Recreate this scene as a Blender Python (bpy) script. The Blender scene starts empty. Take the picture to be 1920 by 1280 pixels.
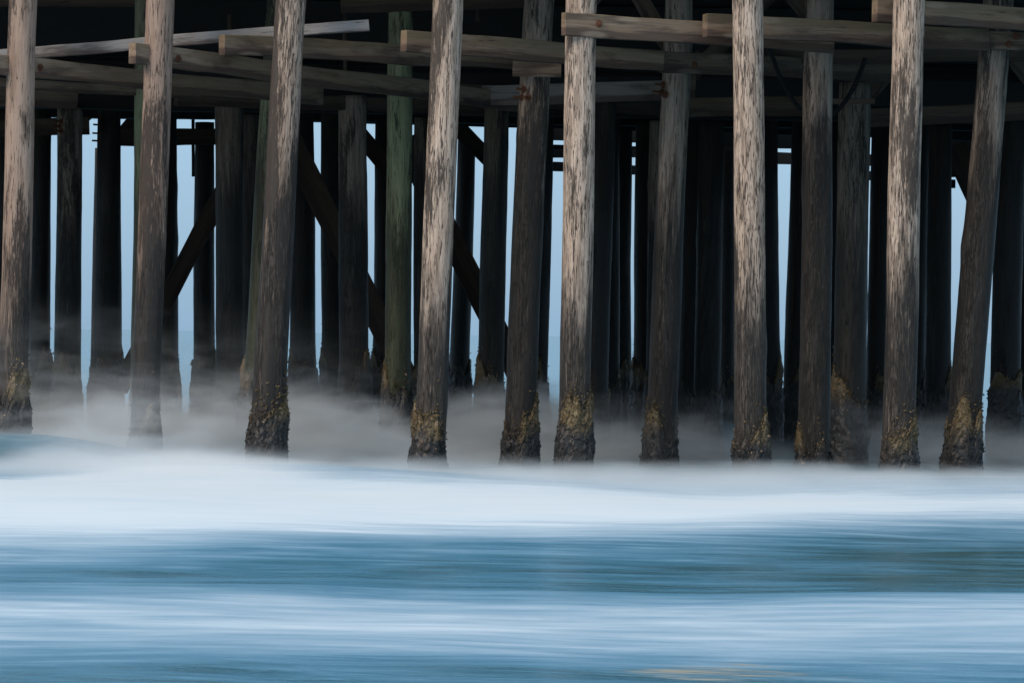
import bpy, bmesh, math, random
import numpy as np
from mathutils import Vector, Matrix, noise

scene = bpy.context.scene
COL = scene.collection
R = math.radians

# ------------------------------------------------------------------ camera
F = 7200.0                      # focal length in photo pixels (1920 wide)
EYE = Vector((0, 0, 1.6))
cam_d = bpy.data.cameras.new('camera'); cam_d.sensor_width = 36; cam_d.lens = 135
cam_d.clip_start = 0.5; cam_d.clip_end = 20000
cam = bpy.data.objects.new('camera', cam_d); COL.objects.link(cam); scene.camera = cam
ROT = Matrix.Rotation(R(90) - 12 / F, 4, 'X') @ Matrix.Rotation(R(0.88), 4, 'Z')
cam.matrix_world = Matrix.Translation(EYE) @ ROT
ROT3 = ROT.to_3x3()

def at(px, py, Y):
    """point of the place seen at a photo pixel, Y metres in front of the tripod"""
    d = ROT3 @ Vector(((px - 960) / F, (640 - py) / F, -1))
    return EYE + d * (Y / d.y)

# ------------------------------------------------------------------ node helpers
class NT:
    def __init__(s, tree): s.t = tree; s.t.nodes.clear()
    def n(s, typ, **kw):
        nd = s.t.nodes.new(typ)
        for k, v in kw.items():
            if k.startswith('i_'):
                nd.inputs[int(k[2:])].default_value = v
            else: setattr(nd, k, v)
        return nd
    def l(s, a, b): s.t.links.new(a, b)
    def put(s, sock, v):
        if hasattr(v, 'is_output'): s.l(v, sock)
        else: sock.default_value = v
    def math(s, op, a, b=0.0, c=0.0, clamp=False):
        nd = s.n('ShaderNodeMath', operation=op, use_clamp=clamp)
        for k, v in enumerate((a, b, c)): s.put(nd.inputs[k], v)
        return nd.outputs[0]
    def mix(s, fac, a, b, blend='MIX'):
        nd = s.n('ShaderNodeMix', data_type='RGBA', blend_type=blend)
        s.put(nd.inputs[0], fac); s.put(nd.inputs[6], a); s.put(nd.inputs[7], b)
        return nd.outputs[2]
    def step(s, v, lo, hi):
        nd = s.n('ShaderNodeMapRange', interpolation_type='SMOOTHSTEP')
        s.put(nd.inputs[0], v); s.put(nd.inputs[1], lo); s.put(nd.inputs[2], hi)
        return nd.outputs[0]
    def scale(s, vec, sc, off=None):
        nd = s.n('ShaderNodeMapping'); s.l(vec, nd.inputs[0]); nd.inputs[3].default_value = sc
        if off is not None: s.put(nd.inputs[1], off)
        return nd.outputs[0]
    def noise(s, vec, scale=1.0, detail=4.0, rough=.55, dist=0.0, w=None):
        nd = s.n('ShaderNodeTexNoise', noise_dimensions='4D' if w is not None else '3D')
        s.l(vec, nd.inputs['Vector']); nd.inputs['Scale'].default_value = scale
        nd.inputs['Detail'].default_value = detail; nd.inputs['Roughness'].default_value = rough
        nd.inputs['Distortion'].default_value = dist
        if w is not None: s.put(nd.inputs['W'], w)
        return nd.outputs[0]
    def prop(s, name):
        return s.n('ShaderNodeAttribute', attribute_type='OBJECT', attribute_name=name).outputs['Fac']

def material(name):
    m = bpy.data.materials.new(name); m.use_nodes = True
    return m, NT(m.node_tree)

def rgb(r, g, b): return (r, g, b, 1)

# ------------------------------------------------------------------ materials
def make_pile_wood():
    """weathered round timber: bleached face, black fissures, wet stain rising from the water, algae"""
    m, t = material('weathered_pile_wood')
    co = t.n('ShaderNodeTexCoord').outputs['Object']
    sep = t.n('ShaderNodeSeparateXYZ'); t.l(co, sep.inputs[0])
    z = sep.outputs[2]
    seed, tone, green, wetz = t.prop('seed'), t.prop('bleach'), t.prop('algae'), t.prop('wet_line')
    fissure = t.prop('fissures')
    fine = t.noise(t.scale(co, (48, 48, 3.2)), 1, 5, .65, 0, seed)
    big = t.noise(t.scale(co, (4.5, 4.5, .9)), 1, 4, .6, .3, seed)
    crack = t.noise(t.scale(co, (62, 62, 5.5)), 1, 4, .62, .9, seed)
    worm = t.noise(t.scale(co, (105, 105, 15)), 1, 3, .6, .9, seed)
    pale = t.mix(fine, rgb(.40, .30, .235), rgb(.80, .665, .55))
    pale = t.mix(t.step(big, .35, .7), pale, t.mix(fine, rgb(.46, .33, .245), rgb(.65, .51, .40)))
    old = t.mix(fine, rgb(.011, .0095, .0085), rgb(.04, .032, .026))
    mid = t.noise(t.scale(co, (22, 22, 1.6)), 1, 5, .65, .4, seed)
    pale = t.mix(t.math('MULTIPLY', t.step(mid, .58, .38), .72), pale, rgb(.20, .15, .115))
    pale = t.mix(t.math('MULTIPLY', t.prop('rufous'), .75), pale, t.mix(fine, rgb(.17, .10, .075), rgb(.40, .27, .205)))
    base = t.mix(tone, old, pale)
    alg = t.mix(fine, rgb(.15, .165, .085), rgb(.40, .43, .25))
    base = t.mix(t.math('MULTIPLY', green, t.step(big, .2, .6)), base, alg)
    # fissures: short vertical dashes, denser in patches, worm eaten streaks, long drying cracks
    low = t.noise(t.scale(co, (3.4, 3.4, .55)), 1, 3, .55, .5, seed)
    patch = t.step(low, .56, .37)
    p_ = t.math('ADD', t.math('MULTIPLY', t.math('POWER', patch, 1.6), .19), t.math('MULTIPLY', fissure, .05))
    cr = t.step(t.math('SUBTRACT', crack, p_), .405, .305)
    wm = t.math('MULTIPLY', t.step(worm, .50, .41), t.step(low, .53, .40))
    longc = t.noise(t.scale(co, (52, 52, .7)), 1, 3, .6, .25, seed)
    dark = t.math('MAXIMUM', t.math('MAXIMUM', cr, t.math('MULTIPLY', wm, .85)), t.math('MULTIPLY', t.step(longc, .345, .30), .8))
    base = t.mix(t.math('MULTIPLY', dark, .9), base, rgb(.03, .025, .023))
    # wet stain, with dry tongues hanging into it
    tongue = t.noise(t.scale(co, (5.5, 5.5, .42)), 1, 5, .62, .2, seed)
    hgt = t.math('ADD', z, t.math('MULTIPLY', t.math('SUBTRACT', tongue, .5), 3.6))
    hgt = t.math('ADD', hgt, t.math('MULTIPLY', t.math('SUBTRACT', fine, .5), 1.3))
    wet = t.step(t.math('SUBTRACT', hgt, wetz), .75, -.55)
    wet = t.math('MULTIPLY', wet, t.math('SUBTRACT', 1.0, t.math('MULTIPLY', t.step(crack, .56, .66), t.math('MULTIPLY', tone, .28))))
    wetcol = t.mix(fine, rgb(.011, .0095, .0085), rgb(.04, .034, .03))
    wetcol = t.mix(t.step(tone, .95, .5), wetcol, rgb(.016, .014, .0125))
    wetcol = t.mix(t.math('MULTIPLY', green, .6), wetcol, rgb(.05, .062, .028))
    base = t.mix(t.math('MULTIPLY', wet, .95), base, wetcol)
    p = t.n('ShaderNodeBsdfPrincipled')
    t.l(base, p.inputs['Base Color'])
    t.l(t.mix(wet, rgb(.85, .85, .85), rgb(.48, .48, .48)), p.inputs['Roughness'])
    p.inputs['Specular IOR Level'].default_value = .3
    h = t.math('SUBTRACT', t.math('ADD', t.math('MULTIPLY', fine, .5), t.math('MULTIPLY', big, .3)), dark)
    b = t.n('ShaderNodeBump'); b.inputs['Strength'].default_value = .8; b.inputs['Distance'].default_value = .012
    t.l(h, b.inputs['Height']); t.l(b.outputs[0], p.inputs['Normal'])
    o = t.n('ShaderNodeOutputMaterial'); t.l(p.outputs[0], o.inputs[0])
    return m

def make_beam_wood():
    """sawn timber, grain along local X"""
    m, t = material('sawn_beam_wood')
    co = t.n('ShaderNodeTexCoord').outputs['Object']
    sep = t.n('ShaderNodeSeparateXYZ'); t.l(co, sep.inputs[0])
    seed, tone, green = t.prop('seed'), t.prop('bleach'), t.prop('algae')
    grey = t.prop('grey')
    fine = t.noise(t.scale(co, (2.2, 50, 50)), 1, 5, .65, .3, seed)
    ring = t.noise(t.scale(co, (.9, 9, 14)), 1, 5, .6, 1.2, seed)
    big = t.noise(t.scale(co, (1.1, 3, 5)), 1, 4, .6, .4, seed)
    pale = t.mix(fine, rgb(.24, .165, .115), rgb(.50, .375, .275))
    pale = t.mix(t.step(ring, .42, .62), pale, rgb(.30, .20, .13))
    old = t.mix(fine, rgb(.028, .02, .015), rgb(.085, .062, .045))
    base = t.mix(tone, old, pale)
    base = t.mix(grey, base, t.mix(fine, rgb(.17, .165, .165), rgb(.42, .41, .405)))
    stain = t.step(big, .52, .34)
    base = t.mix(t.math('MULTIPLY', stain, .75), base, rgb(.06, .042, .034))
    # algae along the top edge
    topz = t.step(t.math('ADD', sep.outputs[2], t.math('MULTIPLY', t.math('SUBTRACT', big, .5), .25)), -.04, .11)
    base = t.mix(t.math('MULTIPLY', t.math('MULTIPLY', topz, green), .5), base, rgb(.12, .105, .05))
    # darker red-brown towards the lower edge
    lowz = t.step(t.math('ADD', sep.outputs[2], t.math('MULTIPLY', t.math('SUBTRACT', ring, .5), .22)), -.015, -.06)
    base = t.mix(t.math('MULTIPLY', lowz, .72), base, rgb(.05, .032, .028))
    chk = t.noise(t.scale(co, (2.4, 48, 55)), 1, 6, .7, .6, seed)
    cr = t.step(chk, .40, .34)
    base = t.mix(t.math('MULTIPLY', cr, .8), base, rgb(.02, .016, .014))
    # knots
    kc = t.n('ShaderNodeTexVoronoi'); t.l(t.scale(co, (1.3, 1.5, 5.0)), kc.inputs['Vector']); kc.inputs['Scale'].default_value = 1
    halo = t.step(kc.outputs['Distance'], .30, .16)
    base = t.mix(t.math('MULTIPLY', halo, t.math('MULTIPLY', tone, .45)), base, rgb(.46, .36, .27))
    kn = t.step(kc.outputs['Distance'], .13, .06)
    base = t.mix(t.math('MULTIPLY', kn, .75), base, rgb(.075, .045, .03))
    p = t.n('ShaderNodeBsdfPrincipled'); t.l(base, p.inputs['Base Color'])
    p.inputs['Roughness'].default_value = .82; p.inputs['Specular IOR Level'].default_value = .25
    b = t.n('ShaderNodeBump'); b.inputs['Strength'].default_value = .6; b.inputs['Distance'].default_value = .008
    t.l(t.math('SUBTRACT', t.math('ADD', fine, ring), cr), b.inputs['Height']); t.l(b.outputs[0], p.inputs['Normal'])
    o = t.n('ShaderNodeOutputMaterial'); t.l(p.outputs[0], o.inputs[0])
    return m

def make_crust():
    m, t = material('mussel_and_barnacle_crust')
    co = t.n('ShaderNodeTexCoord').outputs['Object']
    sep = t.n('ShaderNodeSeparateXYZ'); t.l(co, sep.inputs[0])
    top, seed = t.prop('crust_top'), t.prop('seed')
    geo = t.n('ShaderNodeNewGeometry')
    isl = geo.outputs['Random Per Island']
    big = t.noise(t.scale(co, (6, 6, 4)), 1, 4, .6, .3, seed)
    fine = t.noise(t.scale(co, (70, 70, 60)), 1, 3, .6, 0, seed)
    dz = t.math('SUBTRACT', top, sep.outputs[2])
    dz = t.math('ADD', dz, t.math('MULTIPLY', t.math('SUBTRACT', big, .5), .7))
    lowf = t.step(dz, .08, .36)
    ochre = t.mix(isl, rgb(.06, .044, .02), rgb(.22, .145, .058))
    ochre = t.mix(t.step(fine, .55, .4), ochre, rgb(.035, .028, .016))
    black = t.mix(isl, rgb(.006, .0065, .008), rgb(.03, .027, .026))
    c = t.mix(lowf, ochre, black)
    # scattered pale and rusty barnacles
    c = t.mix(t.math('MULTIPLY', t.math('GREATER_THAN', isl, .955), t.step(big, .46, .6)), c, rgb(.36, .25, .16))
    c = t.mix(t.math('MULTIPLY', t.step(big, .6, .72), .6), c, t.mix(fine, rgb(.10, .06, .035), rgb(.26, .17, .11)))
    p = t.n('ShaderNodeBsdfPrincipled'); t.l(c, p.inputs['Base Color'])
    p.inputs['Roughness'].default_value = .5
    o = t.n('ShaderNodeOutputMaterial'); t.l(p.outputs[0], o.inputs[0])
    return m

def make_rust():
    m, t = material('rusted_iron')
    co = t.n('ShaderNodeTexCoord').outputs['Object']
    f = t.noise(co, 60, 4, .6)
    p = t.n('ShaderNodeBsdfPrincipled')
    t.l(t.mix(f, rgb(.05, .022, .014), rgb(.20, .075, .032)), p.inputs['Base Color'])
    p.inputs['Roughness'].default_value = .85
    o = t.n('ShaderNodeOutputMaterial'); t.l(p.outputs[0], o.inputs[0])
    return m

def make_plain(name, c, rough=.7):
    m, t = material(name)
    co = t.n('ShaderNodeTexCoord').outputs['Object']
    f = t.noise(co, 9, 5, .6)
    p = t.n('ShaderNodeBsdfPrincipled')
    t.l(t.mix(f, rgb(*(v * .6 for v in c)), rgb(*(v * 1.4 for v in c))), p.inputs['Base Color'])
    p.inputs['Roughness'].default_value = rough
    o = t.n('ShaderNodeOutputMaterial'); t.l(p.outputs[0], o.inputs[0])
    return m

def make_sea():
    m, t = material('sea_water_and_foam')
    pos = t.n('ShaderNodeNewGeometry').outputs['Position']
    foam_a = t.n('ShaderNodeAttribute', attribute_name='foam').outputs['Fac']
    deep_a = t.n('ShaderNodeAttribute', attribute_name='silt').outputs['Fac']
    n1 = t.noise(t.scale(pos, (.55, 1.5, .5)), 1, 6, .62, .5)
    n2 = t.noise(t.scale(pos, (.95, 3.6, 1)), 1, 4, .55, .5)
    n3 = t.noise(t.scale(pos, (.22, .5, .2)), 1, 4, .55, .3)
    nn = t.math('ADD', t.math('MULTIPLY', n1, .5), t.math('ADD', t.math('MULTIPLY', n2, .3), t.math('MULTIPLY', n3, .2)))
    v = t.math('ADD', foam_a, t.math('MULTIPLY', t.math('SUBTRACT', nn, .5), t.math('SUBTRACT', 2.3, t.math('MULTIPLY', t.math('MULTIPLY', foam_a, 1.0, clamp=True), 1.15))))
    fac = t.math('ADD', t.math('MULTIPLY', v, .9), .04, clamp=True)
    water = t.n('ShaderNodeBsdfPrincipled')
    t.l(t.mix(deep_a, rgb(.012, .13, .185), rgb(.03, .075, .06)), water.inputs['Base Color'])
    yq = t.n('ShaderNodeSeparateXYZ'); t.l(pos, yq.inputs[0])
    t.l(t.math('ADD', t.math('MULTIPLY', t.step(yq.outputs[1], 75, 45), .06), .17), water.inputs['Roughness']); water.inputs['IOR'].default_value = 1.33
    t.l(t.math('SUBTRACT', .5, t.math('MULTIPLY', deep_a, .36)), water.inputs['Specular IOR Level'])
    glint_a = t.n('ShaderNodeAttribute', attribute_name='glint').outputs['Fac']
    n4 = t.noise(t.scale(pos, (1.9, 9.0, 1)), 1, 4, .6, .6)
    glintf = t.step(t.math('ADD', t.math('MULTIPLY', glint_a, .68), t.math('MULTIPLY', t.math('SUBTRACT', n4, .5), 2.6)), .2, 1.0)
    glintf = t.math('MULTIPLY', glintf, t.step(glint_a, .02, .3))
    bmp = t.n('ShaderNodeBump'); ypos = t.n('ShaderNodeSeparateXYZ'); t.l(pos, ypos.inputs[0])
    t.l(t.math('ADD', t.math('MULTIPLY', t.step(ypos.outputs[1], 62, 40), 0.45), .06), bmp.inputs['Strength']); bmp.inputs['Distance'].default_value = .16
    t.l(t.math('ADD', n1, t.math('MULTIPLY', n2, .35)), bmp.inputs['Height']); t.l(bmp.outputs[0], water.inputs['Normal'])
    foam = t.n('ShaderNodeBsdfPrincipled')
    fcol = t.mix(t.step(v, .1, 1.35), rgb(.15, .43, .68), rgb(.78, .84, .87))
    fcol = t.mix(t.math('MULTIPLY', glintf, .9), fcol, rgb(.72, .53, .29)); t.l(fcol, foam.inputs['Base Color'])  # golden reflection mixed into the surface colour
    fac = t.math('MAXIMUM', fac, t.math('MULTIPLY', glintf, .6))
    foam.inputs['Roughness'].default_value = 1; foam.inputs['Specular IOR Level'].default_value = .1
    mx = t.n('ShaderNodeMixShader'); t.l(fac, mx.inputs[0]); t.l(water.outputs[0], mx.inputs[1]); t.l(foam.outputs[0], mx.inputs[2])
    o = t.n('ShaderNodeOutputMaterial'); t.l(mx.outputs[0], o.inputs[0])
    return m

PILE, BEAM, CRUST, RUST = make_pile_wood(), make_beam_wood(), make_crust(), make_rust()
CREOSOTE = make_plain('creosoted_timber', (.014, .0145, .015), .85)
HOSE = make_plain('black_rubber', (.006, .006, .007), .9)
SEA = make_sea()

# ------------------------------------------------------------------ object helpers
def link(name, verts, faces, mat, parent=None, smooth=False, matrix=None):
    me = bpy.data.meshes.new(name); me.from_pydata(verts, [], faces); me.update()
    me.materials.append(mat)
    if smooth: me.polygons.foreach_set('use_smooth', [True] * len(me.polygons))
    o = bpy.data.objects.new(name, me); COL.objects.link(o)
    if parent is not None: o.parent = parent
    if matrix is not None: o.matrix_local = matrix
    return o

def tag(o, label, cat, group=None, kind=None):
    if label: o['label'] = label
    if cat: o['category'] = cat
    if group: o['group'] = group
    if kind: o['kind'] = kind

def empty(name, label, cat, group=None, matrix=None):
    o = bpy.data.objects.new(name, None); COL.objects.link(o); o.empty_display_size = .2
    if matrix is not None: o.matrix_world = matrix
    tag(o, label, cat, group); return o

def frame_z(origin, zdir):
    z = zdir.normalized(); x = Vector((1, 0, 0)); y = z.cross(x).normalized(); x = y.cross(z)
    return Matrix.Translation(origin) @ Matrix((x, y, z)).transposed().to_4x4()

def frame_x(origin, xdir):
    x = xdir.normalized(); up = Vector((0, 0, 1))
    if abs(x.z) > .96: up = Vector((0, 1, 0))
    y = up.cross(x).normalized(); z = x.cross(y)
    return Matrix.Translation(origin) @ Matrix((x, y, z)).transposed().to_4x4()

def shaft_mesh(L0, L1, r0, r1, seed, nseg=30, dz=.085, knots=2):
    rnd = random.Random(seed)
    nr = max(6, int((L1 - L0) / dz))
    kn = [(rnd.uniform(L0 + 1, L1), rnd.uniform(0, 6.28), rnd.uniform(.005, .015)) for _ in range(knots)]
    vs, fs = [], []
    for i in range(nr + 1):
        f = i / nr; z = L0 + (L1 - L0) * f; r = r0 + (r1 - r0) * f
        cx = .022 * noise.noise((z * .32, seed * 3.7, 0)); cy = .022 * noise.noise((z * .32, seed * 3.7, 9))
        for k in range(nseg):
            a = 2 * math.pi * k / nseg
            c, s = math.cos(a), math.sin(a)
            w = 1 + .05 * noise.noise((c * 1.1, s * 1.1 + seed, z * .5)) + .028 * noise.noise((c * 3 + seed, s * 3, z * 1.6)) \
                + .012 * noise.noise((c * 7 + seed, s * 7, z * 6))
            for kz, ka, kh in kn:
                dd = ((z - kz) / .16) ** 2 + ((math.atan2(math.sin(a - ka), math.cos(a - ka))) / .55) ** 2
                if dd < 6: w += kh / r * math.exp(-dd)
            vs.append((cx + c * r * w, cy + s * r * w, z))
    for i in range(nr):
        for k in range(nseg):
            k2 = (k + 1) % nseg
            fs.append((i * nseg + k, i * nseg + k2, (i + 1) * nseg + k2, (i + 1) * nseg + k))
    fs.append(tuple(reversed(range(nseg)))); fs.append(tuple(range(nr * nseg, nr * nseg + nseg)))
    return vs, fs

def crust_mesh(zt, r_at, seed, shells, swell=1.0, peak=None):
    """a lumpy sleeve of mussels with single shells standing out of it; ragged upper edge"""
    rnd = random.Random(seed * 7 + 1)
    nseg, L0 = 44, -.5
    pk = rnd.uniform(0, 6.28) if peak is None else peak
    def top(a):
        return zt - .16 + .32 * noise.noise((math.cos(a) * 1.3 + seed, math.sin(a) * 1.3, 4)) \
            + .09 * noise.noise((math.cos(a) * 5 + seed, math.sin(a) * 5, 2)) + .21 * math.cos(a - pk)
    def thick(a, z):
        c, s = math.cos(a), math.sin(a)
        d = top(a) - z
        th = .014 + .042 * min(1, max(0, d / .55)) * swell
        th += .030 * swell * noise.noise((c * 2 + seed, s * 2, z * 4)) + .020 * noise.noise((c * 6, s * 6 + seed, z * 14))
        return th if d > 0 else -.02
    vs, fs = [], []
    nr = max(10, int((zt + .25 - L0) / .03))
    for i in range(nr + 1):
        f = i / nr
        for k in range(nseg):
            a = 2 * math.pi * k / nseg
            z = L0 + (top(a) + .01 - L0) * f
            rr = r_at(z) + thick(a, z) * (1 if i < nr else 0) - (.03 if i == nr else 0)
            vs.append((math.cos(a) * rr, math.sin(a) * rr, z))
    for i in range(nr):
        for k in range(nseg):
            k2 = (k + 1) % nseg
            fs.append((i * nseg + k, i * nseg + k2, (i + 1) * nseg + k2, (i + 1) * nseg + k))
    for _ in range(shells):
        a = rnd.uniform(0, 6.28); tp = top(a)
        z = rnd.uniform(-.1, tp + .05) if rnd.random() > .3 else tp + rnd.expovariate(1 / .10) - .06
        if z > tp + .4: continue
        rr = r_at(z) + max(.004, thick(a, z)) + .003
        c = Vector((math.cos(a) * rr, math.sin(a) * rr, z))
        out = Vector((math.cos(a), math.sin(a), 0)); tan = Vector((-math.sin(a), math.cos(a), 0))
        up = (Vector((0, 0, 1)) * rnd.uniform(-1, 1) + tan * rnd.uniform(-1, 1) + out * rnd.uniform(-.2, .9)).normalized()
        sd = up.cross(out).normalized(); th = up.cross(sd)
        ln = rnd.uniform(.012, .027); wd = ln * rnd.uniform(.4, .6); tk = ln * rnd.uniform(.3, .5)
        n0 = len(vs)
        for v in (up * ln, up * -ln, sd * wd, sd * -wd, th * tk, th * -tk): vs.append(tuple(c + v))
        for q in ((0, 2, 4), (0, 4, 3), (0, 3, 5), (0, 5, 2), (1, 4, 2), (1, 3, 4), (1, 5, 3), (1, 2, 5)):
            fs.append(tuple(n0 + j for j in q))
    return vs, fs

def bolt_mesh(length=.12, r=.014):
    """a rusty through-bolt with nut and washer, along local -Y"""
    vs, fs = [], []
    def cyl(y0, y1, rad, n):
        b = len(vs)
        for y in (y0, y1):
            for k in range(n):
                a = 2 * math.pi * k / n; vs.append((math.cos(a) * rad, y, math.sin(a) * rad))
        for k in range(n):
            k2 = (k + 1) % n; fs.append((b + k, b + k2, b + n + k2, b + n + k))
        fs.append(tuple(b + k for k in reversed(range(n)))); fs.append(tuple(b + n + k for k in range(n)))
    cyl(.04, -length, r, 8); cyl(0, -.008, r * 3.0, 12); cyl(-.009, -.03, r * 1.9, 6)
    return vs, fs

SEED = [0]
def pile(pt, pb, wt, wb, Y, bleach, algae, wet_y, crust_y, label, group, top_z=6.08, cat='wooden pile',
         shells=0, fiss=.5, bolts=(), peak=None, swell=1.0, rufous=.15):
    """pt / pb: photo positions of the axis at two heights; widths in photo pixels there; Y its distance"""
    SEED[0] += 1; sd = SEED[0]
    a, b = at(pb[0], pb[1], Y), at(pt[0], pt[1], Y)
    d = (b - a).normalized()
    base = a - d * (a.z / d.z)                       # where the axis meets the water
    root = empty('timber_pile', label, cat, group, frame_z(base, d)); root['kind'] = 'thing'
    L1 = (top_z - base.z) / d.z
    za, zb = (a - base).length, (b - base).length
    if a.z < 0: za = -za
    ra, rb = wb / F * Y / 2, wt / F * Y / 2
    k = (rb - ra) / (zb - za)
    r_at = lambda z: ra + k * (z - za)
    vs, fs = shaft_mesh(-1.1, L1, r_at(-1.1), r_at(L1), sd, knots=3)
    sh = link('shaft', vs, fs, PILE, root, True)
    sh['seed'] = sd * 3.17; sh['bleach'] = bleach; sh['algae'] = algae; sh['fissures'] = fiss; sh['rufous'] = rufous
    sh['wet_line'] = (at(pb[0], wet_y, Y) - base).z
    if crust_y is not None:
        zt = (at(pb[0], crust_y, Y) - base).z
        vs, fs = crust_mesh(zt, r_at, sd, shells or 260, swell, peak)
        cr = link('mussel_crust', vs, fs, CRUST, root)
        cr['seed'] = sd * 1.7; cr['crust_top'] = zt
    for (bx, by) in bolts:
        p = root.matrix_world.inverted() @ at(bx, by, Y - r_at(2) * .8)
        bo = link('bolt', *bolt_mesh(.13, .015), RUST, root)
        ang = math.atan2(p.x, -p.y) * 1.2
        rr = r_at(p.z)
        bo.matrix_local = Matrix.Translation((math.sin(ang) * rr, -math.cos(ang) * rr, p.z)) @ Matrix.Rotation(ang, 4, 'Z')
    return root

def beam_mesh(L, h, t, seed, bev=.008):
    n = max(6, int(L / .22))
    vs, fs = [], []
    prof = [(-t/2 + bev, -h/2), (t/2 - bev, -h/2), (t/2, -h/2 + bev), (t/2, h/2 - bev), (t/2 - bev, h/2), (-t/2 + bev, h/2),
            (-t/2, h/2 - bev), (-t/2, h/6), (-t/2, -h/6), (-t/2, -h/2 + bev)]
    m = len(prof)
    for i in range(n + 1):
        x = L * i / n
        sg = .02 * noise.noise((x * .5, seed, 1)); sy = .008 * noise.noise((x * .5, seed, 5))
        for j, (y, z) in enumerate(prof):
            jz = .006 * noise.noise((x * 2.2, seed + j * .7, 3)) + (.022 * noise.noise((x * .9, seed, 7)) if z < 0 else .008 * noise.noise((x * 1.7, seed, 11)))
            jx = .006 * noise.noise((z * 40, seed, y * 30)) if i in (0, n) else 0
            vs.append((x + jx, y + sy + .003 * noise.noise((x * 3, seed + j, 2)), z + sg + jz))
    for i in range(n):
        for j in range(m):
            j2 = (j + 1) % m
            fs.append((i * m + j, (i + 1) * m + j, (i + 1) * m + j2, i * m + j2))
    fs.append(tuple(range(m))); fs.append(tuple(n * m + j for j in reversed(range(m))))
    return vs, fs

def beam(a, Ya, b, Yb, h_px, thick, bleach, algae, label, group, name='timber_beam', cat='timber beam', grey=0.0, bolts=(), wood=None):
    """a, b: photo positions of the two ends' centres; h_px its depth in photo pixels at the first end"""
    SEED[0] += 1; sd = SEED[0]
    A, B = at(a[0], a[1], Ya), at(b[0], b[1], Yb)
    d = B - A; h = h_px / F * Ya
    M = frame_x(A, d)
    root = empty(name, label, cat, group, M); root['kind'] = 'thing'
    vs, fs = beam_mesh(d.length, h, thick, sd)
    t = link('timber', vs, fs, BEAM if bleach > .055 else CREOSOTE, root)
    t['seed'] = sd * 2.31; t['bleach'] = bleach; t['algae'] = algae; t['grey'] = grey
    for (bx, by) in bolts:
        f = (bx - a[0]) / (b[0] - a[0])
        p = M.inverted() @ at(bx, by, Ya + (Yb - Ya) * f)
        bo = link('bolt', *bolt_mesh(.05, .014), RUST, root)
        bo.matrix_local = Matrix.Translation((p.x, -thick / 2 - .002, p.z))
    return root

# ------------------------------------------------------------------ piles
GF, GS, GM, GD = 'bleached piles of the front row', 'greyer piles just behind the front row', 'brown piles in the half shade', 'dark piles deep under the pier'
# front row, 44 m away
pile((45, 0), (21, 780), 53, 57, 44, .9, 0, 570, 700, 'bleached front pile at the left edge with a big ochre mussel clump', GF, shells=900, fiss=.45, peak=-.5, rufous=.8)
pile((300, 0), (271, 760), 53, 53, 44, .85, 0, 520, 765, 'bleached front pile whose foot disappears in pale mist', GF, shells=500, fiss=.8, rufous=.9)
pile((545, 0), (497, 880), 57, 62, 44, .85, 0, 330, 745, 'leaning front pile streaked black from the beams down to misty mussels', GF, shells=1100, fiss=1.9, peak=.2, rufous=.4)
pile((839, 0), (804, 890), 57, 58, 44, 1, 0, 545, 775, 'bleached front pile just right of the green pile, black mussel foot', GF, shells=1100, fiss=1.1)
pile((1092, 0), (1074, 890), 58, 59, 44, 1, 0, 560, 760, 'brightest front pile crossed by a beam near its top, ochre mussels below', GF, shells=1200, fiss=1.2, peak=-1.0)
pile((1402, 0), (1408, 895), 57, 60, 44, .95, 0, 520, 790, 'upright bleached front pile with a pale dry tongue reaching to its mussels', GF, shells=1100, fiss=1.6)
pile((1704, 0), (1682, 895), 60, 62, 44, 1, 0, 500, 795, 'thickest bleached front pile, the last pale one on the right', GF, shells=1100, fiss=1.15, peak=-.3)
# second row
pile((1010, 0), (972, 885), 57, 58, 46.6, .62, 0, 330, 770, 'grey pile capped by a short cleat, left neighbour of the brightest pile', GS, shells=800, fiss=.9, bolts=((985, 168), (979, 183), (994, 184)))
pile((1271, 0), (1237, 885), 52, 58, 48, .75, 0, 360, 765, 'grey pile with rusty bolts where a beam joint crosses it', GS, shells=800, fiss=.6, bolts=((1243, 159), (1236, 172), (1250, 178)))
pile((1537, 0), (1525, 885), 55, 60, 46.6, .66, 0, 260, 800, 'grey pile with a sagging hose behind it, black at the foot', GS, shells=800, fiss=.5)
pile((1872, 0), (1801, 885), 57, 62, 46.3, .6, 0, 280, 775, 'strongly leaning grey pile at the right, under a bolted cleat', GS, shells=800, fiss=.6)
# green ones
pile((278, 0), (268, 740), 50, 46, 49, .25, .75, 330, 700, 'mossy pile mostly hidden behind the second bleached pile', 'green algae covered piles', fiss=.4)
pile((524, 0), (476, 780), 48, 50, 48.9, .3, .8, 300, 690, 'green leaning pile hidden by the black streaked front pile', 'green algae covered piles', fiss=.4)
pile((751, 0), (745, 860), 47, 50, 49.1, .4, 1, 400, 690, 'pale green pile standing clear between two front piles', 'green algae covered piles', shells=900, fiss=.35)
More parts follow.
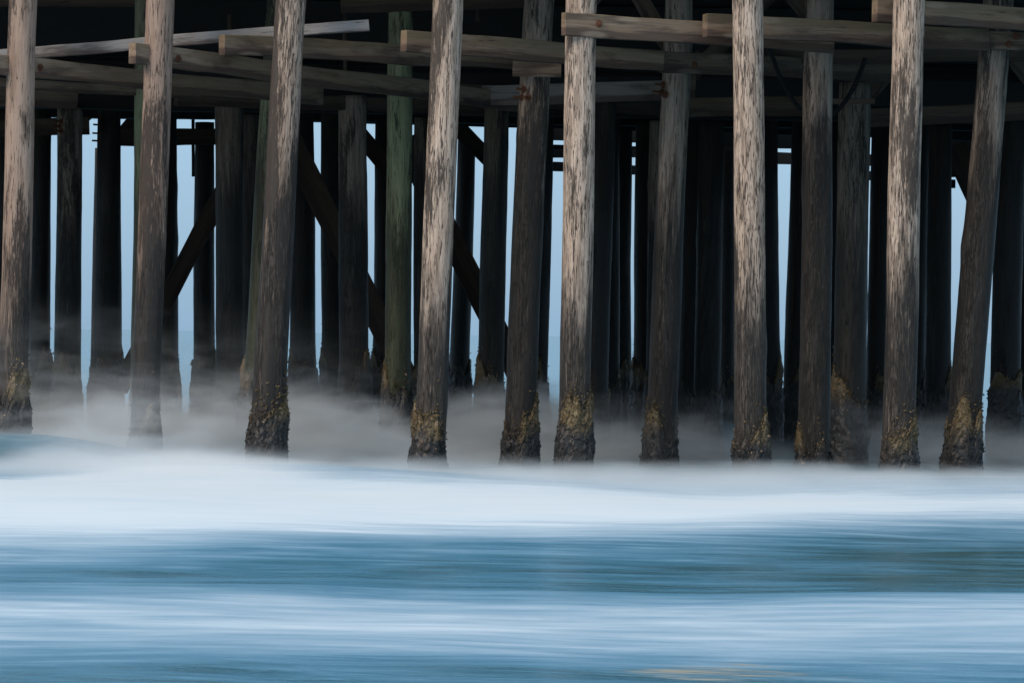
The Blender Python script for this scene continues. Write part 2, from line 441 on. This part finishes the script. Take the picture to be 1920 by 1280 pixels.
# brown, half shade
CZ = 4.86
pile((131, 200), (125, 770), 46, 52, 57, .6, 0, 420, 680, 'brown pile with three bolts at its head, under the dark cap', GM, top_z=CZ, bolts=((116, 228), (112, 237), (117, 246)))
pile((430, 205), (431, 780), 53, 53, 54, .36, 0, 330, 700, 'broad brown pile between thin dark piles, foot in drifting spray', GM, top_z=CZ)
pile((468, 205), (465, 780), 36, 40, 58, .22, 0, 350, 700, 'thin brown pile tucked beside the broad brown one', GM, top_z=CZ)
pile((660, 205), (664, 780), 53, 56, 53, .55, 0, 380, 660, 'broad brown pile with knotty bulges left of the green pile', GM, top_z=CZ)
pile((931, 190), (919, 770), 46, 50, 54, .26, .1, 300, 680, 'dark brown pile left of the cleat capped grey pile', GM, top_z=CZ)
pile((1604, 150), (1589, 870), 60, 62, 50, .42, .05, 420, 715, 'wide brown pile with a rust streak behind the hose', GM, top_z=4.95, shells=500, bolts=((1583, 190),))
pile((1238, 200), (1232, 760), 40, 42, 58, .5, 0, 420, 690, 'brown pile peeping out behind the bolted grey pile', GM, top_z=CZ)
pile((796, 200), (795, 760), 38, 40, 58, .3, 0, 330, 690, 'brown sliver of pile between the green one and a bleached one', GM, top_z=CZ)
# dark ones: ((x,y)top, bottom, widths, distance, crust, label)
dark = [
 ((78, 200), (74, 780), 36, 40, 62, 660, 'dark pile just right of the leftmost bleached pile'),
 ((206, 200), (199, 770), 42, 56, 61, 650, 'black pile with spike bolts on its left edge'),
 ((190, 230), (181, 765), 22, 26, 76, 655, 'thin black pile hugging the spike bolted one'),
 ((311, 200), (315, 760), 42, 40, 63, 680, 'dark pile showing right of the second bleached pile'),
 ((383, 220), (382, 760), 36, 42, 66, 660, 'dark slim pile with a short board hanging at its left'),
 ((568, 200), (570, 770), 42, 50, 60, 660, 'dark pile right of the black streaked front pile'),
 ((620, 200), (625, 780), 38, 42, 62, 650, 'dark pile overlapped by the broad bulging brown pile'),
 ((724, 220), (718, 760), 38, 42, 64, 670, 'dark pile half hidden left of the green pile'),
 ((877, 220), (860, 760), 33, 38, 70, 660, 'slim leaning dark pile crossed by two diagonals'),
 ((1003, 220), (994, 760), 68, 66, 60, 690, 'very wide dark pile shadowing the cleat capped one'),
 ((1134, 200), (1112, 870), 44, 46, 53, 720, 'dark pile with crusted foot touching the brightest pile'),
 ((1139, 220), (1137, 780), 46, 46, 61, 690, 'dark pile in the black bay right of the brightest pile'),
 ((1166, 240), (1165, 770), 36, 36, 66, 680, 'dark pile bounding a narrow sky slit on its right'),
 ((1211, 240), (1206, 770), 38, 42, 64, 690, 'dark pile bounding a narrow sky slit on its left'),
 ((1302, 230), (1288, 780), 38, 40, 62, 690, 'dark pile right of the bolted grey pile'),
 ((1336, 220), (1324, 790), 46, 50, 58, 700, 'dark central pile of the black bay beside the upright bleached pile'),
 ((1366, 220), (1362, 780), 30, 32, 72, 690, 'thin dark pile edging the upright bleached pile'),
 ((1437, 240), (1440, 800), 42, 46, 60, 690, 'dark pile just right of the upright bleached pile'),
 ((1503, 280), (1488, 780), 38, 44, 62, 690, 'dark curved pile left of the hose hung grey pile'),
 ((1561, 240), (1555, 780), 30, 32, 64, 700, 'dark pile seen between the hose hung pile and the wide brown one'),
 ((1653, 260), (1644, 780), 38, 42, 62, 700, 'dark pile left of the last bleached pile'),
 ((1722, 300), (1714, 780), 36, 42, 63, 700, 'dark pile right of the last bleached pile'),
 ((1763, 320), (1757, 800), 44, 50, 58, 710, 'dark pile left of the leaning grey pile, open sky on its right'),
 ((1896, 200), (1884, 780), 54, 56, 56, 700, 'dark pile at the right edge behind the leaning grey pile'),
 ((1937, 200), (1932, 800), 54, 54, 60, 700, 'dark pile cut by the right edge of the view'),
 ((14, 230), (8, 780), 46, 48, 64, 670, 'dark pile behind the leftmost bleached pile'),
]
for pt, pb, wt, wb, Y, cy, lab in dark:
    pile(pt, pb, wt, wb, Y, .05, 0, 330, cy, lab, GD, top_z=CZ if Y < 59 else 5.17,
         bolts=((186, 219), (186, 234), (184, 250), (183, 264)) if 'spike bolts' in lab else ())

# ------------------------------------------------------------------ beams
GB = 'bracing beams along the pile bents'
def two(x0, u0, l0, x1, u1, l1): return (x0, (u0 + l0) / 2), (x1, (u1 + l1) / 2), l0 - u0
a, b, h = two(-30, 97, 115, 692, 35, 60)
beam(a, 44.75, b, 44.70, 22, .07, .6, 0, 'slender pale grey plank rising to the right, its sawn end free', GB, grey=.85)
a, b, h = two(-20, 102, 138, 600, 166, 198)
beam(a, 43.72, b, 48.4, 36, .11, .72, .35, 'beam bolted across the leftmost bleached pile, running back rightwards', GB, bolts=((64, 127),))
a, b, h = two(248, 80, 120, 985, 178, 210)
beam(a, 43.72, b, 49.6, 39, .11, .8, .5, 'beam with a rusty bolt crossing the second bleached pile', GB, bolts=((322, 111),))
a, b, h = two(416, 66, 103, 1000, 96, 132)
beam(a, 44.28, b, 47.2, 38, .12, .62, .8, 'beam with its blunt end left of the black streaked pile', GB)
a, b, h = two(757, 57, 97, 1239, 95, 133)
beam(a, 44.32, b, 46.5, 40, .12, .68, .8, 'mossy topped beam with its blunt end left of the black footed pile', GB)
a, b, h = two(1239, 97, 137, 1720, 118, 155)
beam(a, 46.9, b, 48.9, 39, .11, .35, .4, 'dim beam continuing from the bolted joint on the grey pile', GB, bolts=((1297, 122),))
a, b, h = two(1057, 24, 66, 1560, 58, 98)
beam(a, 43.72, b, 45.4, 43, .11, .75, .4, 'knotty beam nailed across the front of the brightest pile', GB, bolts=((1118, 46),))
a, b, h = two(1322, 26, 70, 1850, 55, 95)
beam(a, 44.30, b, 45.9, 43, .12, .6, .9, 'beam with a pale square end beside the upright bleached pile', GB)
a, b, h = two(1640, -3, 42, 1990, 20, 63)
beam(a, 44.30, b, 45.5, 44, .12, .7, .6, 'highest beam at the right, starting behind the last bleached pile', GB)
beam((1827, 74), 45.95, (1990, 80), 46.0, 33, .10, .5, .1, 'short bolted cleat over the leaning grey pile', GB, bolts=((1904, 70), (1890, 84)))
beam((961, 129), 46.28, (1052, 131), 46.3, 30, .08, .72, 0, 'short cleat nailed to the grey pile under the mossy beam', GB)
beam((905, 180), 49.0, (1262, 170), 48.6, 38, .10, .42, .1, 'weathered grey crossbeam behind the brightest pile', GB, grey=.45)
beam((1260, 203), 50.8, (1560, 198), 50.5, 36, .10, .18, .5, 'dim greenish crossbeam low between the right hand piles', GB)
beam((1600, 222), 50.9, (1990, 206), 50.5, 34, .10, .22, .5, 'dim crossbeam low at the far right', GB)
beam((1288, 162), 48.6, (1304, 163), 48.6, 44, .08, .4, 0, 'small upright block beside the bolted grey pile', GB)
beam((1569, 132), 49.6, (1634, 133), 49.6, 38, .12, .25, .2, 'cap block on top of the wide brown pile', GB)
a, b, h = two(-30, 146, 162, 376, 170, 184)
beam(a, 47.6, b, 49.6, 19, .12, .55, .2, 'lower thin beam ending right of the second bleached pile', GB)
beam((-30, 182), 50, (145, 187), 50.3, 36, .10, .2, .2, 'dark board low at the left edge', GB)
a, b, h = two(330, 172, 198, 1000, 196, 214)
beam(a, 51.5, b, 54.5, 27, .12, .14, .2, 'shadowed beam under the rusty bolted one', GB)
a, b, h = two(860, 157, 193, 1240, 185, 215)
beam(a, 52.5, b, 54, 36, .12, .10, .1, 'shadowed beam behind the black footed bleached pile', GB)
beam((1420, 105), 47.9, (1990, 104), 48.3, 26, .10, .12, .1, 'shadowed beam under the beam with a pale square end', GB)
beam((640, 8), 49, (1010, -3), 48.8, 34, .14, .10, .9, 'greenish beam high under the deck right of the sawn plank', GB)
beam((-40, 4), 50, (262, 2), 50, 20, .14, .12, .8, 'greenish beam high in the left corner', GB)
beam((1560, 190), 48.2, (1640, 190), 48.2, 10, .06, .2, 0, 'thin rail crossing the wide brown pile', GB)

# caps on the brown piles and the bracing deeper in
GC = 'cap beams on the inner piles'
cap_h = .34
def zbeam(xa, Ya, xb, Yb, z, h, w, label, group, name='cap_beam', cat='cap beam'):
    SEED[0] += 1
    A, B = Vector((xa, Ya, z)), Vector((xb, Yb, z)); d = B - A
    root = empty(name, label, cat, group, frame_x(A, d)); root['kind'] = 'thing'
    t = link('timber', *beam_mesh(d.length, h, w, SEED[0]), CREOSOTE, root)
    t['seed'] = SEED[0] * 2.3; t['bleach'] = .08; t['algae'] = .1; t['grey'] = 0.0
    return root
zbeam(-16, 53.5, 16, 53.5, CZ + .19, cap_h, .36, 'nearest dark cap beam resting on the broad brown piles', GC)
zbeam(-16, 57.6, 16, 57.6, CZ + .19, cap_h, .36, 'second dark cap beam, over the bolted brown pile', GC)
zbeam(-16, 61.5, 16, 61.5, 5.31, .29, .36, 'third dark cap beam, over the black piles', GC)
zbeam(-16, 65.0, 16, 65.0, 5.31, .29, .36, 'rearmost dark cap beam under the deck', GC)

GH = 'horizontal braces deep under the pier'
beam((-20, 242), 60.5, (167, 237), 60.5, 32, .10, .2, .2, 'horizontal brace ending right of the three bolt pile', GH)
beam((222, 258), 65.0, (470, 256), 65.0, 31, .10, .06, .1, 'dark horizontal brace behind the second bleached pile', GH)
beam((1000, 250), 71.4, (1235, 258), 72.4, 23, .12, .05, 0, 'topmost dark rail across the sky slits', GH)
beam((1000, 276), 71.6, (1235, 280), 72.6, 10, .08, .05, 0, 'thin dark rail in the sky slit right of the cleat capped pile', GH)
beam((1000, 288), 71.4, (1235, 288), 72.4, 15, .12, .05, 0, 'middle dark rail across the sky slits', GH)
beam((1000, 311), 71.4, (1235, 321), 72.4, 17, .12, .05, 0, 'lowest dark rail across the sky slits', GH)
beam((1600, 329), 73.6, (1700, 331), 74.0, 17, .12, .05, 0, 'short dark rail low in the slit left of the last bleached pile', GH)
beam((1235, 258), 71.5, (1560, 264), 72.8, 34, .12, .05, 0, 'broad dark rail closing the top of the slit near the curved pile', GH)
beam((1680, 278), 72.8, (1990, 284), 73.4, 46, .12, .05, 0, 'broad dark rail high behind the leaning grey pile', GH)
beam((1235, 290), 72.4, (1700, 303), 74.2, 22, .12, .05, 0, 'dark rail crossing the sky slit near the curved pile', GH)
beam((1690, 316), 70, (1835, 317), 70, 30, .12, .14, .2, 'dim brace above the open sky beside the leaning pile', GH)
beam((1783, 345), 69.7, (1791, 345), 69.7, 16, .10, .05, 0, 'small dark block hanging beside the open sky', GH)

GX = 'diagonal sway braces under the pier'
def diag(a, b, Y, w, label, bleach=.06, Yb=None):
    beam(a, Y, b, Yb or Y, w, .09, bleach, 0, label, GX, name='diagonal_brace', cat='diagonal brace')
diag((428, 342), (222, 730), 62.1, 34, 'dark diagonal rising right behind the second bleached pile')
diag((545, 262), (775, 735), 58.6, 44, 'dark diagonal dropping right behind the bulging brown pile')
diag((660, 236), (745, 335), 62.9, 32, 'dark diagonal at the upper left of the green pile')
diag((757, 262), (985, 732), 62.3, 43, 'long dark diagonal dropping right behind the black footed pile')
diag((842, 222), (930, 310), 66.8, 30, 'short dark diagonal above the slim leaning pile')
diag((1788, 272), (1890, 490), 60.4, 44, 'dark diagonal behind the leaning grey pile')
diag((275, 195), (215, 266), 66.5, 22, 'small diagonal cutting a sky triangle at the left')
diag((180, 205), (140, 240), 66, 16, 'tiny diagonal above the three bolt pile')
diag((1176, -44), (1268, 108), 48.5, 30, 'grey diagonal left of the bolted grey pile head', .42)
diag((1150, -42), (1068, 50), 48.8, 26, 'grey diagonal behind the brightest pile head', .38)
diag((1290, 146), (1462, -26), 49.4, 28, 'grey diagonal behind the upright bleached pile head', .3)
diag((1465, -30), (1538, 60), 49.2, 27, 'grey diagonal left of the hose hung pile head', .28)
diag((1618, 190), (1706, 82), 50.6, 30, 'grey diagonal right of the wide brown pile', .3)
diag((1885, 90), (1960, 190), 49.4, 28, 'grey diagonal at the right edge', .25)

GP = 'hanging boards under the deck'
def hang(x, y0, y1, w, Y, label, bleach):
    beam((x, y0), Y, (x + .6, y1), Y, w, .05, bleach, 0, label, GP, name='hanging_board', cat='board')
hang(646, 18, 136, 17, 51.6, 'thin upright board behind the sawn end of the grey plank', .3)
hang(895, -4, 40, 19, 50.5, 'short board hanging high right of the black footed pile', .12)
hang(362, 212, 331, 10, 66.3, 'narrow board hanging beside a dark slim pile', .05)
hang(430, 28, 70, 9, 51, 'narrow board hanging above the blunt beam end', .12)
hang(1308, 95, 150, 14, 49.0, 'short board beside the bolted joint', .2)

# hose sagging behind the grey pile
def tube(name, pts, r, mat, n=10):
    vs, fs = [], []
    for i, p in enumerate(pts):
        d = (pts[min(i + 1, len(pts) - 1)] - pts[max(i - 1, 0)]).normalized()
        s = d.cross(Vector((0, 1, 0))).normalized(); u = s.cross(d)
        for k in range(n):
            a = 2 * math.pi * k / n; vs.append(tuple(p + (s * math.cos(a) + u * math.sin(a)) * r))
    for i in range(len(pts) - 1):
        for k in range(n):
            k2 = (k + 1) % n; fs.append((i * n + k, i * n + k2, (i + 1) * n + k2, (i + 1) * n + k))
    return link(name, vs, fs, mat, None, True)
pts = []
for i in range(41):
    f = i / 40; x = 1444 + (1622 - 1444) * f
    y = 92 + 18 * f + 122 * (1 - (2 * f - 1) ** 2) ** .9
    pts.append(at(x, y, 47.1 + .5 * math.sin(f * 3.1)))
o = tube('hose', pts, .028, HOSE)
tag(o, 'black hose sagging between two beams behind a grey pile', 'hose')

# ------------------------------------------------------------------ deck
deck = empty('pier_deck', 'dark underside of the wooden pier deck carried by all the piles', 'pier deck', None, Matrix.Translation((0, 44, 6.22))); deck['kind'] = 'thing'
vs, fs = [], []
rnd = random.Random(5)
def box(vs, fs, x0, x1, y0, y1, z0, z1, y0b=None, y1b=None):
    y0b = y0 if y0b is None else y0b; y1b = y1 if y1b is None else y1b
    n = len(vs)
    vs += [(x0, y0, z0), (x1, y0b, z0), (x1, y1b, z0), (x0, y1, z0), (x0, y0, z1), (x1, y0b, z1), (x1, y1b, z1), (x0, y1, z1)]
    fs += [tuple(n + j for j in q) for q in ((0, 3, 2, 1), (4, 5, 6, 7), (0, 1, 5, 4), (1, 2, 6, 5), (2, 3, 7, 6), (3, 0, 4, 7))]
back = lambda x: 68.9 + .22 * (x + 7.6)              # far edge of the deck, slanting
for i in range(176):
    x0 = -20 + i * .24; j = rnd.uniform(-.006, .006)
    box(vs, fs, x0, x0 + .238, .5 + rnd.uniform(-.02, .02), back(x0) - 44, .0 + j, .09 + j, None, back(x0 + .24) - 44)
dk = link('planking', vs, fs, CREOSOTE, deck)
dk['seed'] = 9.0; dk['bleach'] = .05; dk['algae'] = 0.0; dk['grey'] = 0.0
for k in range(13):
    y = 9.5 + k * 1.25
    s = link('stringer', *beam_mesh(40, .72, .14, 400 + k), CREOSOTE, deck)
    s.matrix_local = Matrix.Translation((-20, y, -.385)); s['seed'] = k * 3.3; s['bleach'] = .06; s['algae'] = .1; s['grey'] = 0.0
A, B = Vector((-14, back(-14) - 44.2, -.42)), Vector((16, back(16) - 44.2, -.42))
s = link('rim_beam', *beam_mesh((B - A).length, .80, .16, 444), CREOSOTE, deck)
s.matrix_local = frame_x(A, B - A); s['seed'] = 91.0; s['bleach'] = .06; s['algae'] = .0; s['grey'] = 0.0

s = link('rim_beam', *beam_mesh(36, .30, .42, 445), BEAM, deck)      # carried by the front row, joins the planking
s.matrix_local = Matrix.Translation((-18, .05, .03)); s['seed'] = 17.0; s['bleach'] = .5; s['algae'] = .2; s['grey'] = 0.0

# ------------------------------------------------------------------ sea
def sm(v, a, b):
    t = np.clip((v - a) / (b - a), 0, 1); return t * t * (3 - 2 * t)
xs = np.concatenate([-np.geomspace(4000, 14, 22), np.linspace(-13.5, 13.5, 190), np.geomspace(14, 4000, 22)])
ys = np.concatenate([np.linspace(-60, 11, 12), np.linspace(12, 60, 420), np.geomspace(60.5, 9000, 60)])
X, Yg = np.meshgrid(xs, ys)
def nz(x, y, s): return noise.noise((x, y, s))
def field(fx, fy, s):
    out = np.zeros_like(X)
    for i in range(X.shape[0]):
        for j in range(X.shape[1]):
            if 10 < Yg[i, j] < 80 and abs(X[i, j]) < 16: out[i, j] = noise.noise((X[i, j] * fx, Yg[i, j] * fy, s))
    return out
N4 = field(.3, .04, 6.6)
N1, N2, N3 = field(.28, .22, 1.3), field(.7, .6, 8.1), field(.16, .5, 4.4)
near = sm(Yg, 12, 16) * (1 - sm(Yg, 60, 75)) * (1 - sm(np.abs(X), 12, 15))
bump = lambda c, w: np.exp(-((Yg - c) / w) ** 2)
Z = near * (.05 * N1 + .02 * N2)
left = np.exp(-((X + 3.5) / 1.15) ** 2)
c1 = 41.0 + .08 * X                                    # broken front wave
Z += near * bump(c1, 3.0) * (.10 + .05 * N1 + .03 * left)
Z += near * bump(42.9 + .25 * (X + 5), 1.15) * .33 * (1 - sm(X, -5.2, -3.0)) * (1 + .25 * N2)   # unbroken swell at the left under the pier
# foam cover: broken wave, the wash near the camera
lo = 30.4 + .62 * X + 2.0 * N4                          # near edge of the white band
hi = 42.4 + .5 * N2
band = sm(Yg, lo - 9.5, lo + 6.0) ** 1.9 * (1 - .78 * sm(Yg, 37.6 + 2.4 * left + .6 * N2, 42.4 + 1.5 * left - 1.4 * (1 - sm(X, -5.2, -4.2)))) * (1 - sm(Yg, hi - 1.2, hi + 1.3))
wash_c = 21.6 + .12 * X + .5 * N1
wash = np.exp(-(np.abs(Yg - wash_c) / 2.9) ** 3)
mid = .27 - .16 * sm(X, -3, 1.5) + .40 * N3 + .2 * N1 - .3 * sm(X, -1, 4) * sm(Yg, 24, 27)
foam = np.where(Yg < 44.5, mid, .05)
foam = np.maximum(foam, band * 1.25); foam = np.maximum(foam, .24 + wash * .56)
nearfade = sm(Yg, 17.2, 19.6)
foam = foam * (.35 + .65 * nearfade)
foam = np.where(Yg > 24.5, np.maximum(mid * (1 - sm(Yg, 42, 45)) - .25 * sm(Yg, 43, 46), band * 1.25), foam)
foam += np.where((Yg > 44) & (Yg < 60), .0, 0)
far = sm(Yg, 62, 75)
foam = foam * (1 - far) - .5 * far
silt = sm(X, -1, 4) * sm(Yg, 23, 27) * (1 - sm(Yg, 33, 38)) * .7 + (1 - sm(X, -4.8, -3.0)) * sm(Yg, 39.5, 41.5) * (1 - sm(Yg, 52, 56))
nr, nc = X.shape
verts = np.stack([X, Yg, Z], -1).reshape(-1, 3)
idx = np.arange(nr * nc).reshape(nr, nc)
q = np.stack([idx[:-1, :-1], idx[:-1, 1:], idx[1:, 1:], idx[1:, :-1]], -1).reshape(-1, 4)
sea = link('sea', verts.tolist(), q.tolist(), SEA, None, True)
glint = np.exp(-((X - 1.02) / .55) ** 2 - ((Yg - 18.2 - .1 * X) / .55) ** 2)  # patch of water painted with the warm reflection of the lit timbers
for nm, arr in (('foam', foam), ('silt', silt), ('glint', glint)):
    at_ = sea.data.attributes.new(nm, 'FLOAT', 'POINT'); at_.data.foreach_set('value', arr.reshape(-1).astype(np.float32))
tag(sea, 'blue sea with blurred white surf in front of the pier', 'sea', None, 'structure')

# ------------------------------------------------------------------ spray
def make_mist():
    m, t = material('drifting_spray')
    co = t.n('ShaderNodeTexCoord').outputs['Object']
    sep = t.n('ShaderNodeSeparateXYZ'); t.l(co, sep.inputs[0]); x, y, z = sep.outputs
    n1 = t.noise(t.scale(co, (.40, .30, .9)), 1, 3, .55, .4)
    n2 = t.noise(t.scale(co, (.9, .7, 3.2)), 1, 3, .6, .8)
    top = t.math('ADD', t.math('MULTIPLY', t.step(n1, .36, .64), .62), t.math('MULTIPLY', n2, .55))
    top = t.math('SUBTRACT', top, .10)
    rightdrop = t.math('MULTIPLY', t.step(x, .3, 4.0), .22)
    top = t.math('SUBTRACT', top, rightdrop)
    d = t.math('POWER', t.step(t.math('SUBTRACT', top, z), -.50, .60), 1.5)
    d = t.math('MULTIPLY', d, t.math('ADD', .25, t.math('MULTIPLY', t.step(n2, .34, .64), 1.25)))
    leftm = t.step(x, -2.9, -4.2)
    yf = t.math('SUBTRACT', t.math('ADD', 44.7, t.math('MULTIPLY', t.step(x, -1.0, .5), 2.8)), t.math('MULTIPLY', leftm, 3.6))
    front = t.step(t.math('SUBTRACT', y, yf), 0.0, .5)
    rear = t.step(y, 55.5, 52.0)
    core = t.math('MULTIPLY', t.math('MULTIPLY', d, front), rear)
    core = t.math('MULTIPLY', core, t.math('SUBTRACT', 2.1, t.math('MULTIPLY', leftm, 1.4)))
    core = t.math('MULTIPLY', core, t.math('SUBTRACT', 1.0, t.math('MULTIPLY', t.step(x, -.3, 2.0), .84)))
    core = t.math('MULTIPLY', core, t.math('SUBTRACT', 1.0, t.math('MULTIPLY', t.step(x, -4.6, -5.6), .55)))
    wisp = t.math('MULTIPLY', t.step(n2, .48, .75), t.step(z, 2.1, .5))
    wisp = t.math('MULTIPLY', wisp, t.math('MULTIPLY', front, rear))
    dens = t.math('ADD', core, t.math('MULTIPLY', t.math('MULTIPLY', wisp, t.step(x, -1.2, -3.4)), .16))
    # foam thrown up along the broken front wave
    n3 = t.noise(t.scale(co, (.9, .9, 2.5)), 1, 4, .6, .6)
    ctop = t.math('ADD', t.math('MULTIPLY', n3, .34), t.math('SUBTRACT', t.math('MULTIPLY', t.math('MULTIPLY', t.step(x, -1.6, -3.6), t.step(x, -6.0, -4.6)), 0.12), -.03))
    crest = t.step(t.math('SUBTRACT', ctop, z), -.07, .15)
    crest = t.math('MULTIPLY', crest, t.math('MULTIPLY', t.step(y, 38.4, 40.2), t.step(y, 44.2, 42.0)))
    dens = t.math('ADD', dens, t.math('MULTIPLY', crest, .9))
    v = t.n('ShaderNodeVolumePrincipled')
    v.inputs['Color'].default_value = rgb(.995, .995, .99)
    t.l(dens, v.inputs['Density']); v.inputs['Anisotropy'].default_value = 0
    o = t.n('ShaderNodeOutputMaterial'); t.l(v.outputs[0], o.inputs['Volume'])
    return m
vs, fs = [], []
box(vs, fs, -11, 11, 38, 56, -.3, 2.2)
mist = link('sea_spray', vs, fs, make_mist())
tag(mist, 'pale spray drifting low around the feet of the piles', 'sea spray', None, 'stuff')

# ------------------------------------------------------------------ light
SUN_EL, SUN_AZ = R(28), R(226)                      # behind the tripod, a little to the left
w = bpy.data.worlds.new('World'); scene.world = w; w.use_nodes = True
t = NT(w.node_tree)
sky = t.n('ShaderNodeTexSky', sky_type='NISHITA'); sky.sun_disc = False
sky.sun_elevation = SUN_EL; sky.sun_rotation = SUN_AZ; sky.air_density = 1.2; sky.dust_density = 1.0; sky.ozone_density = 3.0
bg = t.n('ShaderNodeBackground'); bg.inputs[1].default_value = .10
gen = t.n('ShaderNodeSeparateXYZ'); t.l(t.n('ShaderNodeTexCoord').outputs['Generated'], gen.inputs[0])
over = t.mix(t.step(gen.outputs[2], -.01, .75), rgb(2.55, 4.25, 6.1), rgb(5.6, 6.5, 7.4))
over = t.mix(t.step(gen.outputs[2], .06, -.005), over, rgb(2.1, 3.6, 5.3))
grey = t.mix(.82, sky.outputs[0], over)                # thin even marine overcast
t.l(grey, bg.inputs[0])
o = t.n('ShaderNodeOutputWorld'); t.l(bg.outputs[0], o.inputs[0])
sd = bpy.data.lights.new('sun', 'SUN'); sd.energy = 1.5; sd.angle = R(25); sd.color = (1, .83, .66)
so = bpy.data.objects.new('sun', sd); COL.objects.link(so)
dirv = Vector((math.sin(SUN_AZ) * math.cos(SUN_EL), math.cos(SUN_AZ) * math.cos(SUN_EL), math.sin(SUN_EL)))
so.rotation_euler = dirv.to_track_quat('Z', 'Y').to_euler(); so.location = (0, 0, 40)

# ------------------------------------------------------------------ render settings
scene.view_settings.view_transform = 'Standard'; scene.view_settings.look = 'None'
scene.view_settings.exposure = .4; scene.view_settings.gamma = 1
scene.render.engine = 'CYCLES'
cy = scene.cycles
cy.use_denoising = True
cy.max_bounces = 12; cy.diffuse_bounces = 3; cy.glossy_bounces = 3; cy.volume_bounces = 9; cy.transmission_bounces = 2
cy.volume_step_rate = .5; cy.volume_max_steps = 256
